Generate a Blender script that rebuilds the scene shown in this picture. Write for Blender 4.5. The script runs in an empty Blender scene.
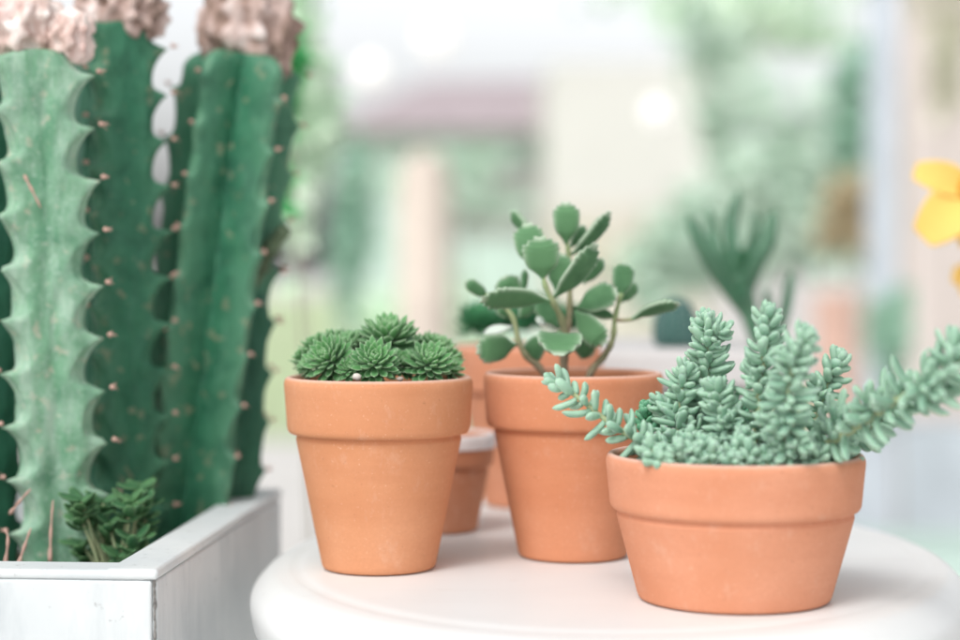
import bpy, math, random
from mathutils import Vector, Matrix, noise
R = random.Random(7)
rad = math.radians
scene = bpy.context.scene
col = scene.collection

# ------------------------------------------------------------------ camera frame
F = 1850.0                     # focal length in pixels of a 960 px wide frame
ZT = 0.70                      # height of the table top
ZC = ZT + 0.1272               # camera height
PITCH = math.atan(50 / F)
CP, SP = math.cos(PITCH), math.sin(PITCH)

def P(px, py, D):
    """the place in the world seen at (px, py) of the photo, D metres away along y"""
    x, y = (px - 480) / F, (320 - py) / F
    d = Vector((x, CP + y * SP, -SP + y * CP))
    d *= D / d.y
    return Vector((0, 0, ZC)) + d

def W(n, D):                   # n photo pixels in metres at distance D
    return n * D / F

# ------------------------------------------------------------------ object helpers
def tag(o, label=None, cat=None, group=None, kind=None):
    if label: o['label'] = label
    if cat: o['category'] = cat
    if group: o['group'] = group
    if kind: o['kind'] = kind
    return o

def empty(name, loc=(0, 0, 0), label=None, cat=None, group=None):
    o = bpy.data.objects.new(name, None)
    o.empty_display_size = 0.02
    o.location = loc
    col.objects.link(o)
    return tag(o, label, cat, group)

class MB:
    """collects vertices and faces with two per-vertex values: e (margin) and r (random)"""
    def __init__(s): s.v = []; s.f = []; s.e = []; s.r = []
    def add(s, vs, fs, es=None, r=0.5):
        n = len(s.v)
        s.v += [tuple(v) for v in vs]
        s.f += [tuple(i + n for i in f) for f in fs]
        s.e += list(es) if es else [0.0] * len(vs)
        s.r += [r] * len(vs)
    def build(s, name, mat, parent=None, smooth=True, bevel=0, loc=None):
        me = bpy.data.meshes.new(name)
        o = bpy.data.objects.new(name, me)
        off = Vector(parent.location) if parent else Vector((0, 0, 0))
        pp = parent.parent if parent else None
        while pp: off += Vector(pp.location); pp = pp.parent
        if loc is not None: off = Vector(loc); o.location = off
        me.from_pydata([tuple(Vector(v) - off) for v in s.v], [], s.f)
        a = me.attributes.new('e', 'FLOAT', 'POINT'); a.data.foreach_set('value', s.e)
        a = me.attributes.new('r', 'FLOAT', 'POINT'); a.data.foreach_set('value', s.r)
        me.materials.append(mat)
        if smooth: me.polygons.foreach_set('use_smooth', [True] * len(me.polygons))
        me.update()
        col.objects.link(o)
        if parent: o.parent = parent
        if bevel:
            m = o.modifiers.new('bevel', 'BEVEL'); m.width = bevel; m.segments = 3; m.limit_method = 'ANGLE'; m.angle_limit = rad(40)
        return o

def lathe(mb, prof, c, seg=96, wob=0.0, seed=0, sx=1, sy=1):
    c = Vector(c); vs = []
    for j, (r, z) in enumerate(prof):
        for i in range(seg):
            a = 2 * math.pi * i / seg
            k = 1 + wob * noise.noise(Vector((math.cos(a) * 1.3 + seed, math.sin(a) * 1.3, z * 12)))
            vs.append(c + Vector((r * k * math.cos(a) * sx, r * k * math.sin(a) * sy, z)))
    fs = []
    for j in range(len(prof) - 1):
        for i in range(seg):
            k = (i + 1) % seg
            fs.append((j * seg + i, j * seg + k, (j + 1) * seg + k, (j + 1) * seg + i))
    mb.add(vs, fs)

def smooth_profile(pts, n=4):
    """round the corners of a profile given as (r, z, fillet)"""
    out = []
    for i, p in enumerate(pts):
        r, z, fl = p
        if fl <= 0 or i in (0, len(pts) - 1): out.append((r, z)); continue
        a, b, c = Vector(pts[i-1][:2]), Vector((r, z)), Vector(pts[i+1][:2])
        d1, d2 = (a - b), (c - b)
        f1 = min(fl, d1.length * .49); f2 = min(fl, d2.length * .49)
        p1, p2 = b + d1.normalized() * f1, b + d2.normalized() * f2
        for k in range(n + 1):
            t = k / n
            q = p1 * (1 - t) ** 2 + b * 2 * t * (1 - t) + p2 * t * t
            out.append((q.x, q.y))
    return out

def catmull(pts, n=8):
    pts = [Vector(p) for p in pts]
    P_ = [pts[0] * 2 - pts[1]] + pts + [pts[-1] * 2 - pts[-2]]
    out = []
    for i in range(1, len(P_) - 2):
        a, b, c, d = P_[i-1:i+3]
        for k in range(n):
            t = k / n
            out.append(.5 * (2*b + (c-a)*t + (2*a-5*b+4*c-d)*t*t + (3*b-a-3*c+d)*t**3))
    out.append(pts[-1])
    return out

def frame_at(d, up=Vector((0, 0, 1))):
    d = d.normalized()
    s = d.cross(up)
    if s.length < 1e-4: s = d.cross(Vector((0, 1, 0)))
    s.normalize()
    return d, s, s.cross(d).normalized()

def tube(mb, pts, rfun, seg=10, r=0.5):
    n = len(pts); vs = []; es = []
    for i, p in enumerate(pts):
        d = (pts[min(i+1, n-1)] - pts[max(i-1, 0)])
        d, s, u = frame_at(d, Vector((0.2, -1, 0.1)))
        rr = rfun(i / (n - 1))
        for k in range(seg):
            a = 2 * math.pi * k / seg
            vs.append(p + (s * math.cos(a) + u * math.sin(a)) * rr); es.append(i / (n - 1))
    fs = [(i*seg+k, i*seg+(k+1) % seg, (i+1)*seg+(k+1) % seg, (i+1)*seg+k) for i in range(n-1) for k in range(seg)]
    fs.append(tuple(range(seg))[::-1]); fs.append(tuple((n-1)*seg+k for k in range(seg)))
    mb.add(vs, fs, es, r)

def leaf(mb, base, tip, nrm, width, thick, shape, ns=14, ring=12, bend=0.0, cup=0.0, teeth=0, keel=0.0, r=None, flat_top=0.6, tooth_len=0.05):
    """a fleshy leaf: elliptical rings swept from base to tip. shape(t) = half width 0..1"""
    base, tip = Vector(base), Vector(tip)
    L = (tip - base).length
    d = (tip - base) / L
    nrm = Vector(nrm); nrm = (nrm - d * nrm.dot(d))
    if nrm.length < 1e-5: nrm = frame_at(d)[2]
    nrm.normalize(); s = d.cross(nrm).normalized()
    vs = []; es = []
    for j in range(ns + 1):
        t = j / ns
        tt = 1 - (1 - t) ** 1.25
        w = max(shape(tt), 0.02)
        c = base + d * (L * tt) + nrm * (bend * L * 4 * tt * (1 - tt) - bend * L * 1.2 * tt * tt)
        th = thick * (0.35 + 0.65 * min(1, w * 1.2)) * min(1, 4.0 * (1.02 - tt)) ** .5
        for k in range(ring):
            a = 2 * math.pi * k / ring
            ca, sa = math.cos(a), math.sin(a)
            x = w * width * .5 * ca
            z = th * .5 * (sa if sa < 0 else sa * flat_top)
            z += cup * width * (ca * w) ** 2
            if keel and sa < 0: z -= keel * thick * (1 - abs(ca)) * w
            ext = 0
            if teeth and tt > .58 and abs(ca) > .2:
                ext = tooth_len * width * ((tt * teeth) % 1) * min(1, (tt - .58) * 5) * abs(ca)
            vs.append(c + s * (x + math.copysign(ext, ca)) + nrm * z + d * ext * .6)
            es.append(max(abs(ca) ** 9 * .75 if w > .1 else 0, max(0, (tt - .88) / .12) ** 1.5))
    n = ns + 1
    fs = [(i*ring+k, i*ring+(k+1) % ring, (i+1)*ring+(k+1) % ring, (i+1)*ring+k) for i in range(n-1) for k in range(ring)]
    fs.append(tuple(range(ring))[::-1]); fs.append(tuple((n-1)*ring+k for k in range(ring)))
    mb.add(vs, fs, es, R.random() if r is None else r)

def box(mb, c, sx, sy, sz, rz=0.0):
    M = Matrix.Rotation(rz, 3, 'Z'); c = Vector(c)
    vs = [c + M @ Vector((x*sx/2, y*sy/2, z*sz/2)) for z in (-1, 1) for y in (-1, 1) for x in (-1, 1)]
    mb.add(vs, [(0,2,3,1), (4,5,7,6), (0,1,5,4), (2,6,7,3), (0,4,6,2), (1,3,7,5)])

def grid_box(mb, c, sx, sy, sz, rz=0.0):
    box(mb, c, sx, sy, sz, rz)

# ------------------------------------------------------------------ materials
class N:
    def __init__(s, name, rough=.6, spec=.4):
        s.m = bpy.data.materials.new(name); s.m.use_nodes = True
        s.t = s.m.node_tree; s.b = s.t.nodes['Principled BSDF']
        s.b.inputs['Roughness'].default_value = rough
        s.b.inputs['Specular IOR Level'].default_value = spec
    def n(s, kind, **kw):
        x = s.t.nodes.new(kind)
        for k, v in kw.items():
            if k in x.inputs: x.inputs[k].default_value = v
            else: setattr(x, k, v)
        return x
    def l(s, a, b): s.t.links.new(a, b)
    def coord(s): return s.n('ShaderNodeTexCoord').outputs['Object']
    def noise(s, scale, detail=4, rough=.55, vec=None, stretch=None):
        x = s.n('ShaderNodeTexNoise'); x.inputs['Scale'].default_value = scale
        x.inputs['Detail'].default_value = detail; x.inputs['Roughness'].default_value = rough
        v = vec or s.coord()
        if stretch:
            m = s.n('ShaderNodeMapping'); m.inputs['Scale'].default_value = stretch; s.l(v, m.inputs[0]); v = m.outputs[0]
        s.l(v, x.inputs['Vector']); return x.outputs['Fac']
    def ramp(s, fac, stops):
        x = s.n('ShaderNodeValToRGB'); e = x.color_ramp.elements
        while len(e) < len(stops): e.new(.5)
        for q, (p, c) in zip(e, stops):
            q.position = p; q.color = (c, c, c, 1) if isinstance(c, (int, float)) else (*c, 1)
        s.l(fac, x.inputs[0]); return x.outputs[0]
    def mix(s, fac, a, b, mode='MIX'):
        x = s.n('ShaderNodeMix', data_type='RGBA', blend_type=mode)
        for i, q in ((0, fac), (6, a), (7, b)):
            if isinstance(q, (int, float)): x.inputs[i].default_value = q
            elif isinstance(q, tuple): x.inputs[i].default_value = (*q, 1)
            else: s.l(q, x.inputs[i])
        return x.outputs[2]
    def attr(s, name):
        x = s.n('ShaderNodeAttribute'); x.attribute_name = name; return x.outputs['Fac']
    def base(s, c):
        if isinstance(c, tuple): s.b.inputs['Base Color'].default_value = (*c, 1)
        else: s.l(c, s.b.inputs['Base Color'])
    def bump(s, h, strength=.3, dist=.001):
        x = s.n('ShaderNodeBump'); x.inputs['Strength'].default_value = strength; x.inputs['Distance'].default_value = dist
        s.l(h, x.inputs['Height']); s.l(x.outputs[0], s.b.inputs['Normal'])
    def soft(s, w, radius, scale):
        s.b.inputs['Subsurface Weight'].default_value = w
        s.b.inputs['Subsurface Radius'].default_value = radius
        s.b.inputs['Subsurface Scale'].default_value = scale

def plain(name, c, rough=.7, spec=.3, var=.15, scale=6):
    m = N(name, rough, spec)
    f = m.noise(scale)
    m.base(m.mix(m.ramp(f, [(.3, 0.0), (.7, 1.0)]), tuple(x * (1 - var) for x in c), tuple(min(1, x * (1 + var)) for x in c)))
    return m.m

def terracotta(name, tint=(1, 1, 1), dust=.25):
    m = N(name, .85, .18)
    a, b, c = [tuple(x * t for x, t in zip(q, tint)) for q in ((.61, .262, .138), (.69, .325, .190), (.54, .215, .112))]
    big = m.ramp(m.noise(22, 3), [(.35, 0.0), (.68, 1.0)])
    body = m.mix(big, a, b)
    band = m.ramp(m.noise(30, 4, .6, stretch=(.35, .35, 2.6)), [(.42, 0.0), (.75, .5)])
    body = m.mix(band, body, c)
    bloom = m.ramp(m.noise(110, 7, .75, stretch=(1, 1, .6)), [(.56, 0.0), (.80, dust * 1.3)])
    body = m.mix(m.ramp(m.noise(700, 3, .7), [(.35, 0.0), (.65, .22)]), body, tuple(x * .84 for x in a))
    body = m.mix(bloom, body, (.78, .56, .45))
    speck = m.ramp(m.noise(900, 2, .6), [(.66, 0.0), (.74, .35)])
    body = m.mix(speck, body, (.86, .62, .48))
    dark = m.ramp(m.noise(520, 2, .6), [(.24, .35), (.32, 0.0)])
    body = m.mix(dark, body, (.34, .13, .07))
    # pale rim highlight painted onto faces that look up (the lip)
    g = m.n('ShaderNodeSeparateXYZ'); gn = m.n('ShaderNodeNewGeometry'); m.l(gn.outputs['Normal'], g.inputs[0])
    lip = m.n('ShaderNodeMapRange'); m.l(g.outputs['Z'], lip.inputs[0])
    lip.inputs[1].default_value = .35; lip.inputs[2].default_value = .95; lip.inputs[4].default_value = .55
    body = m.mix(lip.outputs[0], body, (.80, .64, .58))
    m.base(body)
    h = m.mix(.4, m.noise(400, 3, .6), m.noise(60, 3, .5, stretch=(.3, .3, 3)))
    m.bump(h, .22, .0006)
    return m.m

def foliage(name, lo, hi, margin, mfac=.8, rough=.55, sheen=0, sss=.12, bumps=(350, .15), spots=None, deep=None, streak=None):
    m = N(name, rough, .35)
    c = m.mix(m.attr('r'), lo, hi)
    v = m.ramp(m.noise(120, 4), [(.3, 0.0), (.75, .55)])
    c = m.mix(v, c, tuple(min(1, x * 1.25 + .015) for x in hi))
    if deep:
        c = m.mix(m.ramp(m.noise(60, 3), [(.55, 0.0), (.75, .7)]), c, deep)
    e = m.n('ShaderNodeMath', operation='MULTIPLY'); m.l(m.attr('e'), e.inputs[0]); e.inputs[1].default_value = mfac
    c = m.mix(e.outputs[0], c, margin)
    if spots: c = m.mix(m.ramp(m.noise(spots[0], 2), [(.62, 0.0), (.68, spots[2])]), c, spots[1])
    if streak:
        c = m.mix(m.ramp(m.noise(streak[0], 5, .7, stretch=(1, 1, .22)), [(.42, 0.0), (.68, streak[2])]), c, streak[1])
        c = m.mix(m.ramp(m.noise(45, 4, .65), [(.36, .5), (.52, 0.0)]), c, streak[3])
        c = m.mix(m.ramp(m.noise(420, 3, .7), [(.55, 0.0), (.68, .45)]), c, streak[1])
    m.base(c)
    if sheen:
        m.b.inputs['Sheen Weight'].default_value = sheen
        m.b.inputs['Sheen Roughness'].default_value = .35
        m.b.inputs['Sheen Tint'].default_value = (.85, 1, .88, 1)
    if sss: m.soft(sss, (.3, .6, .2), .004)
    m.bump(m.noise(bumps[0], 3), bumps[1], .0006)
    return m.m

M = {}
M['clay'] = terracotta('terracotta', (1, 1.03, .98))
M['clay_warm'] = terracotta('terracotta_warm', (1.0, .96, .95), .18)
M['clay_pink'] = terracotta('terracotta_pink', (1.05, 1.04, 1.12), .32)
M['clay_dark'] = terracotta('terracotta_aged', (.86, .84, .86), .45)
M['haworthia'] = foliage('rosette_green', (.03, .125, .045), (.11, .30, .10), (.52, .68, .46), .85, .5, .25, .1)
M['bear'] = foliage('velvet_green', (.04, .13, .052), (.095, .225, .10), (.62, .72, .58), .85, .7, .42, .06, (600, .25))  # pale margin paints in the back-lit rim of the leaf hairs
M['bear_pale'] = foliage('silver_velvet', (.50, .58, .52), (.60, .66, .60), (.75, .78, .74), .9, .8, .8, .1, (600, .25))
M['sedum'] = foliage('sedum_green', (.13, .31, .215), (.32, .50, .375), (.50, .66, .54), .55, .62, .35, .18, (500, .12))
M['sedum_dark'] = foliage('sedum_deep', (.06, .25, .13), (.11, .33, .19), (.28, .50, .34), .5, .62, .2, .12)
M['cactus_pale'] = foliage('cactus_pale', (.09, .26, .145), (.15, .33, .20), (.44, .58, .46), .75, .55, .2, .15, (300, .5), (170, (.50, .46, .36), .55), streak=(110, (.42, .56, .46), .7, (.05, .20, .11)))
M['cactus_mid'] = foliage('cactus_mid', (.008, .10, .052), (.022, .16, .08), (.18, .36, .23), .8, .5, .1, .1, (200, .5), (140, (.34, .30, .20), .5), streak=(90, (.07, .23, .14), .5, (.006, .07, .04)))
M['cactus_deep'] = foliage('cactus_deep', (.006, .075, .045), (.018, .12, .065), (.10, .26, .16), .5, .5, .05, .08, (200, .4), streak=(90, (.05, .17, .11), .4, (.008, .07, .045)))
M['jade'] = foliage('deep_leaf', (.012, .11, .045), (.05, .22, .09), (.10, .32, .16), .3, .5)
M['herb'] = foliage('small_leaf', (.012, .08, .035), (.07, .18, .07), (.25, .42, .2), .4, .5)
M['finger'] = foliage('finger_green', (.022, .11, .055), (.08, .19, .11), (.20, .33, .24), .3, .5)
M['teal'] = foliage('teal_cactus', (.02, .085, .075), (.04, .12, .10), (.10, .2, .18), .5, .6)
M['spine'] = plain('spine_pink', (.55, .36, .30), .8)
M['petal'] = plain('petal_yellow', (.88, .56, .14), .55, .3, .08, 40)
M['petal_core'] = plain('petal_amber', (.55, .28, .03), .7, .3, .2, 200)

m = N('bark', .85, .2)
m.base(m.mix(m.attr('e'), m.mix(m.ramp(m.noise(260, 4), [(.35, 0.0), (.7, 1.0)]), (.20, .135, .095), (.36, .27, .20)), (.30, .40, .20)))
m.bump(m.noise(500, 4), .5, .0008); M['bark'] = m.m

m = N('sedum_stem', .7, .2)
m.base(m.mix(m.noise(150), (.30, .45, .25), (.42, .40, .24))); M['sedum_stem'] = m.m

m = N('soil', .95, .1)
m.base(m.mix(m.ramp(m.noise(260, 5, .7), [(.35, 0.0), (.7, 1.0)]), (.035, .025, .018), (.19, .14, .10)))
m.bump(m.noise(240, 5, .7), 1.0, .004); M['soil'] = m.m

m = N('gravel', .9, .1)
m.base(m.mix(m.attr('r'), (.25, .2, .16), (.72, .68, .62))); M['pebble'] = m.m

m = N('table_paint', .42, .35)
w = m.mix(m.ramp(m.noise(9, 3), [(.3, 0.0), (.7, 1.0)]), (.75, .765, .765), (.81, .825, .825))
w = m.mix(m.ramp(m.noise(60, 5, .65), [(.62, 0.0), (.8, .16)]), w, (.58, .50, .44))
w = m.mix(m.ramp(m.noise(220, 4, .7, stretch=(1, .12, 1)), [(.66, 0.0), (.74, .22)]), w, (.55, .50, .46))
w = m.mix(m.ramp(m.noise(14, 5, .65, stretch=(1, 4, 1)), [(.55, 0.0), (.75, .14)]), w, (.68, .63, .60))
m.base(w); m.bump(m.noise(40, 4, .6), .08, .002); M['table'] = m.m

m = N('planter_paint', .7, .25)
w = m.mix(m.ramp(m.noise(14, 4), [(.3, 0.0), (.7, 1.0)]), (.60, .64, .655), (.73, .76, .765))
w = m.mix(m.ramp(m.noise(26, 6, .7, stretch=(1, 1, .25)), [(.50, 0.0), (.72, .5)]), w, (.38, .43, .46))
w = m.mix(m.ramp(m.noise(170, 5, .7), [(.66, 0.0), (.72, .55)]), w, (.22, .22, .21))
m.base(w); m.bump(m.noise(120, 4, .6, stretch=(1, 1, .3)), .3, .001); M['planter'] = m.m
m = N('planter_edge_paint', .75, .2)
w = m.mix(m.ramp(m.noise(20, 4), [(.3, 0.0), (.7, 1.0)]), (.62, .665, .68), (.74, .77, .77))
w = m.mix(m.ramp(m.noise(150, 6, .75), [(.6, 0.0), (.68, .5)]), w, (.25, .25, .24))
m.base(w); m.bump(m.noise(150, 4, .6), .3, .001); M['planter_edge'] = m.m
M['grime'] = plain('grime', (.22, .21, .20), .95, .1, .5, 400)

m = N('crest', .9, .15)
w = m.ramp(m.noise(85, 3, .6, stretch=(1, 1, .4)), [(.30, (.34, .23, .19)), (.42, (.66, .50, .45)), (.52, (.82, .71, .66)), (.64, (.92, .88, .85))])
w = m.mix(m.ramp(m.noise(18, 2), [(.56, 0.0), (.7, .7)]), w, (.60, .25, .22))
m.base(w); m.bump(m.noise(90, 5, .7, stretch=(1, 1, .4)), .5, .003); M['crest'] = m.m
m = N('crest_brown', .9, .15)
w = m.ramp(m.noise(75, 3, .6, stretch=(1, 1, .4)), [(.32, (.22, .155, .12)), (.45, (.43, .31, .27)), (.55, (.62, .49, .45)), (.68, (.84, .75, .72))])
m.base(w); m.bump(m.noise(90, 5, .7, stretch=(1, 1, .4)), .5, .003); M['crest_brown'] = m.m

# ------------------------------------------------------------------ setting: ground and sky
def sheet(name, x0, x1, y0, y1, z, mat, parent=None):
    mb = MB(); mb.add([(x0, y0, z), (x1, y0, z), (x1, y1, z), (x0, y1, z)], [(0, 1, 2, 3)])
    return mb.build(name, mat, parent, smooth=False)
m = N('paving', .85, .2)
w = m.mix(m.ramp(m.noise(1.5, 4), [(.3, 0.0), (.7, 1.0)]), (.60, .585, .56), (.74, .72, .70))
w = m.mix(m.ramp(m.noise(30, 5, .7), [(.55, 0.0), (.8, .3)]), w, (.45, .42, .40))
m.base(w); m.bump(m.noise(60, 4), .3, .01); M['paving'] = m.m
m = N('lawn', .9, .1)
w = m.mix(m.ramp(m.noise(2.2, 5, .7), [(.3, 0.0), (.7, 1.0)]), (.48, .62, .36), (.68, .76, .50))
m.base(w); m.bump(m.noise(40, 5, .7), .8, .03); M['lawn'] = m.m
tag(sheet('ground', -150, 150, -20, 250, 0, M['paving']), kind='structure')
tag(sheet('lawn', -30, 2.2, 9.0, 60, .004, M['lawn']), kind='structure')

# ------------------------------------------------------------------ table
TC = Vector((0.058, 0.830, 0)); TA, TB, TR = .158, .212, rad(-6)
def build_table():
    root = empty('round_side_table', (TC.x, TC.y, 0), 'glossy cream white round side table with a rounded lip carrying the clay pots', 'table')
    prof = [(0, 0, 0), (.60, 0, 0), (.845, 0.0, .02), (.872, -.0009, .03), (.90, -.0006, .03), (.945, -.002, .03), (1.0, -.012, .03), (.985, -.026, .02), (.93, -.032, .02), (0, -.032, 0)]
    # radii are fractions of the edge; converted to metres with the same rounding
    pr = smooth_profile([(r * .18, z, f * .18 if f else 0) for r, z, f in prof], 5)
    mb = MB(); seg = 160; vs = []
    Mr = Matrix.Rotation(TR, 3, 'Z')
    for r, z in pr:
        for i in range(seg):
            a = 2 * math.pi * i / seg
            vs.append(Vector((TC.x, TC.y, ZT + z)) + Mr @ Vector((r / .18 * TA * math.cos(a), r / .18 * TB * math.sin(a), 0)))
    fs = [(j*seg+i, (j+1)*seg+i, (j+1)*seg+(i+1) % seg, j*seg+(i+1) % seg) for j in range(len(pr)-1) for i in range(seg)]
    mb.add(vs, fs)
    mb.build('table_top', M['table'], root)
    mb = MB(); lathe(mb, smooth_profile([(.0, .67, 0), (.07, .667, .01), (.035, .62, .02), (.026, .4, .05), (.03, .08, .03), (.10, .03, .02), (.13, .0, .01)], 5), (TC.x, TC.y, 0), 48)
    mb.build('pedestal', M['table'], root)
build_table()

# ------------------------------------------------------------------ terracotta pots
def soil_disc(mb, c, r, z, seed):
    vs = [Vector((c.x, c.y, z + .0015))]; rings = 7; seg = 40
    for j in range(1, rings + 1):
        for i in range(seg):
            a = 2 * math.pi * i / seg; q = r * j / rings
            vs.append(Vector((c.x + q * math.cos(a), c.y + q * math.sin(a), z + .002 * noise.noise(Vector((q * 90 * math.cos(a), q * 90 * math.sin(a), seed))))))
    fs = [(0, 1 + i, 1 + (i + 1) % seg) for i in range(seg)]
    for j in range(rings - 1):
        for i in range(seg):
            a, b = 1 + j*seg+i, 1 + j*seg+(i+1) % seg
            fs.append((a, a + seg, b + seg, b))
    mb.add(vs, fs)

def make_pot(px, py_base, D, Rr, Rb, Rt, Rbase, H, Hb, label, mat, group=None, seed=0, soil=.009):
    c = P(px, py_base, D); c.z = ZT
    root = empty('terracotta_pot', (c.x, c.y, ZT + .0004), label, 'pot', group)
    th = .0042
    z0 = .0004
    prof = [(0, z0, 0), (Rbase - .001, z0, .0015), (Rbase, z0 + .0012, .0012), (Rt - .0001, H - Hb - .0024, .0006), (Rt - .0006, H - Hb - .0012, .0006), (Rt - .0006, H - Hb - .0002, .0002), (Rb - .0012, H - Hb, .0012), (Rb, H - Hb + .0016, .0016),
            (Rb + (Rr - Rb) * .55, H - Hb * .45, .006), (Rr, H - .0022, .002), (Rr - .0012, H, .0012), (Rr - th * .72, H - .0001, .0012), (Rr - th, H - .002, .0015), (Rr - th - .001, H - Hb, .002),
            (Rt - th, H - Hb - .004, .001), (Rbase - th, .006, .001), (0, .006, 0)]
    mb = MB(); lathe(mb, smooth_profile(prof), (c.x, c.y, ZT), 128, .006, seed)
    mb.build('pot_body', mat, root)
    mb = MB(); soil_disc(mb, c, Rr - th - .0012, ZT + H - soil, seed)
    mb.build('soil', M['soil'], root)
    mb = MB()
    for i in range(26):
        a = R.random() * 6.28; q = (Rr - th - .004) * math.sqrt(R.random()); s = R.uniform(.0008, .002)
        o = Vector((c.x + q * math.cos(a), c.y + q * math.sin(a), ZT + H - soil + .001))
        ico(mb, o, (s * R.uniform(.8, 1.3), s, s * .8), R.random())
    mb.build('pebbles', M['pebble'], root)
    return root, c

def ico(mb, o, rr, r=.5, seg=8, rings=5, wob=0.0, freq=1.0, e=None):
    vs = [Vector(o) + Vector((0, 0, -rr[2]))]
    for j in range(1, rings):
        ph = math.pi * j / rings - math.pi / 2
        for i in range(seg):
            a = 2 * math.pi * i / seg
            d = Vector((math.cos(a) * math.cos(ph), math.sin(a) * math.cos(ph), math.sin(ph)))
            k = 1 + (wob * noise.noise(d * freq + Vector(o) * 20) if wob else 0)
            vs.append(Vector(o) + Vector((d.x * rr[0], d.y * rr[1], d.z * rr[2])) * k)
    vs.append(Vector(o) + Vector((0, 0, rr[2])))
    n = len(vs); fs = [(0, 1 + (i + 1) % seg, 1 + i) for i in range(seg)]
    for j in range(rings - 2):
        for i in range(seg):
            a, b = 1 + j*seg+i, 1 + j*seg+(i+1) % seg
            fs.append((a, b, b + seg, a + seg))
    k = 1 + (rings - 2) * seg
    fs += [(k + i, k + (i + 1) % seg, n - 1) for i in range(seg)]
    mb.add(vs, fs, e, r)

PG = 'tapered terracotta pots on the white table'
D1, D2, D3, D4, D5 = .787, .82, .713, 1.0, .90
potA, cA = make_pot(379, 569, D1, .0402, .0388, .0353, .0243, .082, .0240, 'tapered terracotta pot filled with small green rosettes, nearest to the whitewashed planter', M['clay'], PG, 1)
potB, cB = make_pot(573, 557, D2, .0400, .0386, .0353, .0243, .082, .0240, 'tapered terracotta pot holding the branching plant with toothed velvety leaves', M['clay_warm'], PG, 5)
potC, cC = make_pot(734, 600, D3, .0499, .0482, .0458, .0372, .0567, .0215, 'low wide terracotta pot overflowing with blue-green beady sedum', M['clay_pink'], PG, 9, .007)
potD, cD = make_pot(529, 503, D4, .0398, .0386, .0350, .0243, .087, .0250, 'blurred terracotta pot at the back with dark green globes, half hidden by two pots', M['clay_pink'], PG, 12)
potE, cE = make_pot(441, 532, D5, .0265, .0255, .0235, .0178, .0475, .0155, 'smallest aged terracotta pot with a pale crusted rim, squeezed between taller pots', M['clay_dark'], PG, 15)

# white mineral crust lying on the rim of the smallest pot
mb = MB(); lathe(mb, smooth_profile([(.0240, .0473, 0), (.0244, .0479, .0004), (.0258, .0480, .0004), (.02672, .0464, .0006), (.0269, .0412, .0006), (.0262, .041, 0)], 3), (cE.x, cE.y, ZT), 64, .01, 3)
mb.build('rim_crust', plain('lime_crust', (.74, .70, .70), .9, .1, .12, 200), potE)

# ------------------------------------------------------------------ rosettes in the left pot
def sh_rosette(t): return (math.sin(math.pi * min(1, t * .62 + .14)) ** .8) * (1 - max(0, (t - .72) / .28) ** 1.6) 
def rosette(c, rr, axis, n=62, wide=.30, tk=.15, seed=0, open_=100, mat=None, parent=None, name='rosette'):
    rn = random.Random(seed)
    ax, s, u = frame_at(Vector(axis), Vector((0, 1, 0)))
    mb = MB()
    for i in range(n):
        f = i / (n - 1)
        phi = rad(6 + (open_ - 6) * f ** .8 + rn.uniform(-4, 4))
        th = i * 2.39996 + rn.uniform(-.08, .08)
        side = s * math.cos(th) + u * math.sin(th)
        d = (ax * math.cos(phi) + side * math.sin(phi)).normalized()
        L = rr * (.42 + .58 * min(1, f * 2.2)) * rn.uniform(.9, 1.05)
        core = c + ax * (rr * .30 * (1 - f))
        b = core + d * (L * .18)
        tip = core + d * L + ax * (rr * .06)
        nrm = (ax * math.sin(phi) - side * math.cos(phi))
        leaf(mb, b, tip, nrm, rr * wide * (.6 + .4 * min(1, f * 2)), rr * tk, sh_rosette, 9, 10, -.06, .14, keel=.3, r=max(0, min(1, .95 - f * .7 + rn.uniform(-.15, .15))))
    return mb.build(name, mat, parent)

plantA = empty('rosette_succulent', (cA.x, cA.y, ZT + .073), 'clump of small pointed green rosettes in the tapered terracotta pot', 'succulent')
for i, (px, py, rp, dd, ax) in enumerate([
        (389, 345, 34, .004, (0, -.35, 1)), (332, 363, 28, -.012, (-.45, -.75, .7)), (375, 366, 27, -.022, (0, -.85, .75)),
        (428, 367, 26, -.014, (.15, -.6, .8)), (318, 352, 21, .012, (-.5, .1, 1)), (433, 354, 25, .014, (.4, -.1, 1)),
        (352, 348, 21, .010, (-.1, -.1, 1)), (446, 362, 20, .012, (.6, .2, 1)), (420, 350, 19, .020, (.2, .2, 1)), (333, 346, 20, .02, (-.2, .2, 1)), (306, 360, 16, .010, (-.8, 0, .8)), (401, 368, 19, -.010, (.2, -.5, .7)), (447, 371, 19, -.004, (.7, -.3, .8)),
        (350, 371, 15, -.020, (-.1, -.9, .6)), (341, 349, 17, -.002, (.2, -.3, 1)), (404, 355, 16, .012, (.5, 0, 1)), (311, 368, 15, -.004, (-.8, -.3, .6)), (415, 361, 14, .0, (.1, -.5, .9))]):
    rosette(P(px, py, D1 + dd), W(rp, D1), ax, 68 if rp > 24 else 48, .28, .12, i, 110, M['haworthia'], plantA)
mb = MB()
ico(mb, P(357, 377, D1 - .030), (.002, .002, .0016), .9, wob=.3)
ico(mb, P(400, 379, D1 - .031), (.0016, .0016, .001), .3, wob=.3)
mb.build('pebbles', M['pebble'], potA)

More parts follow.
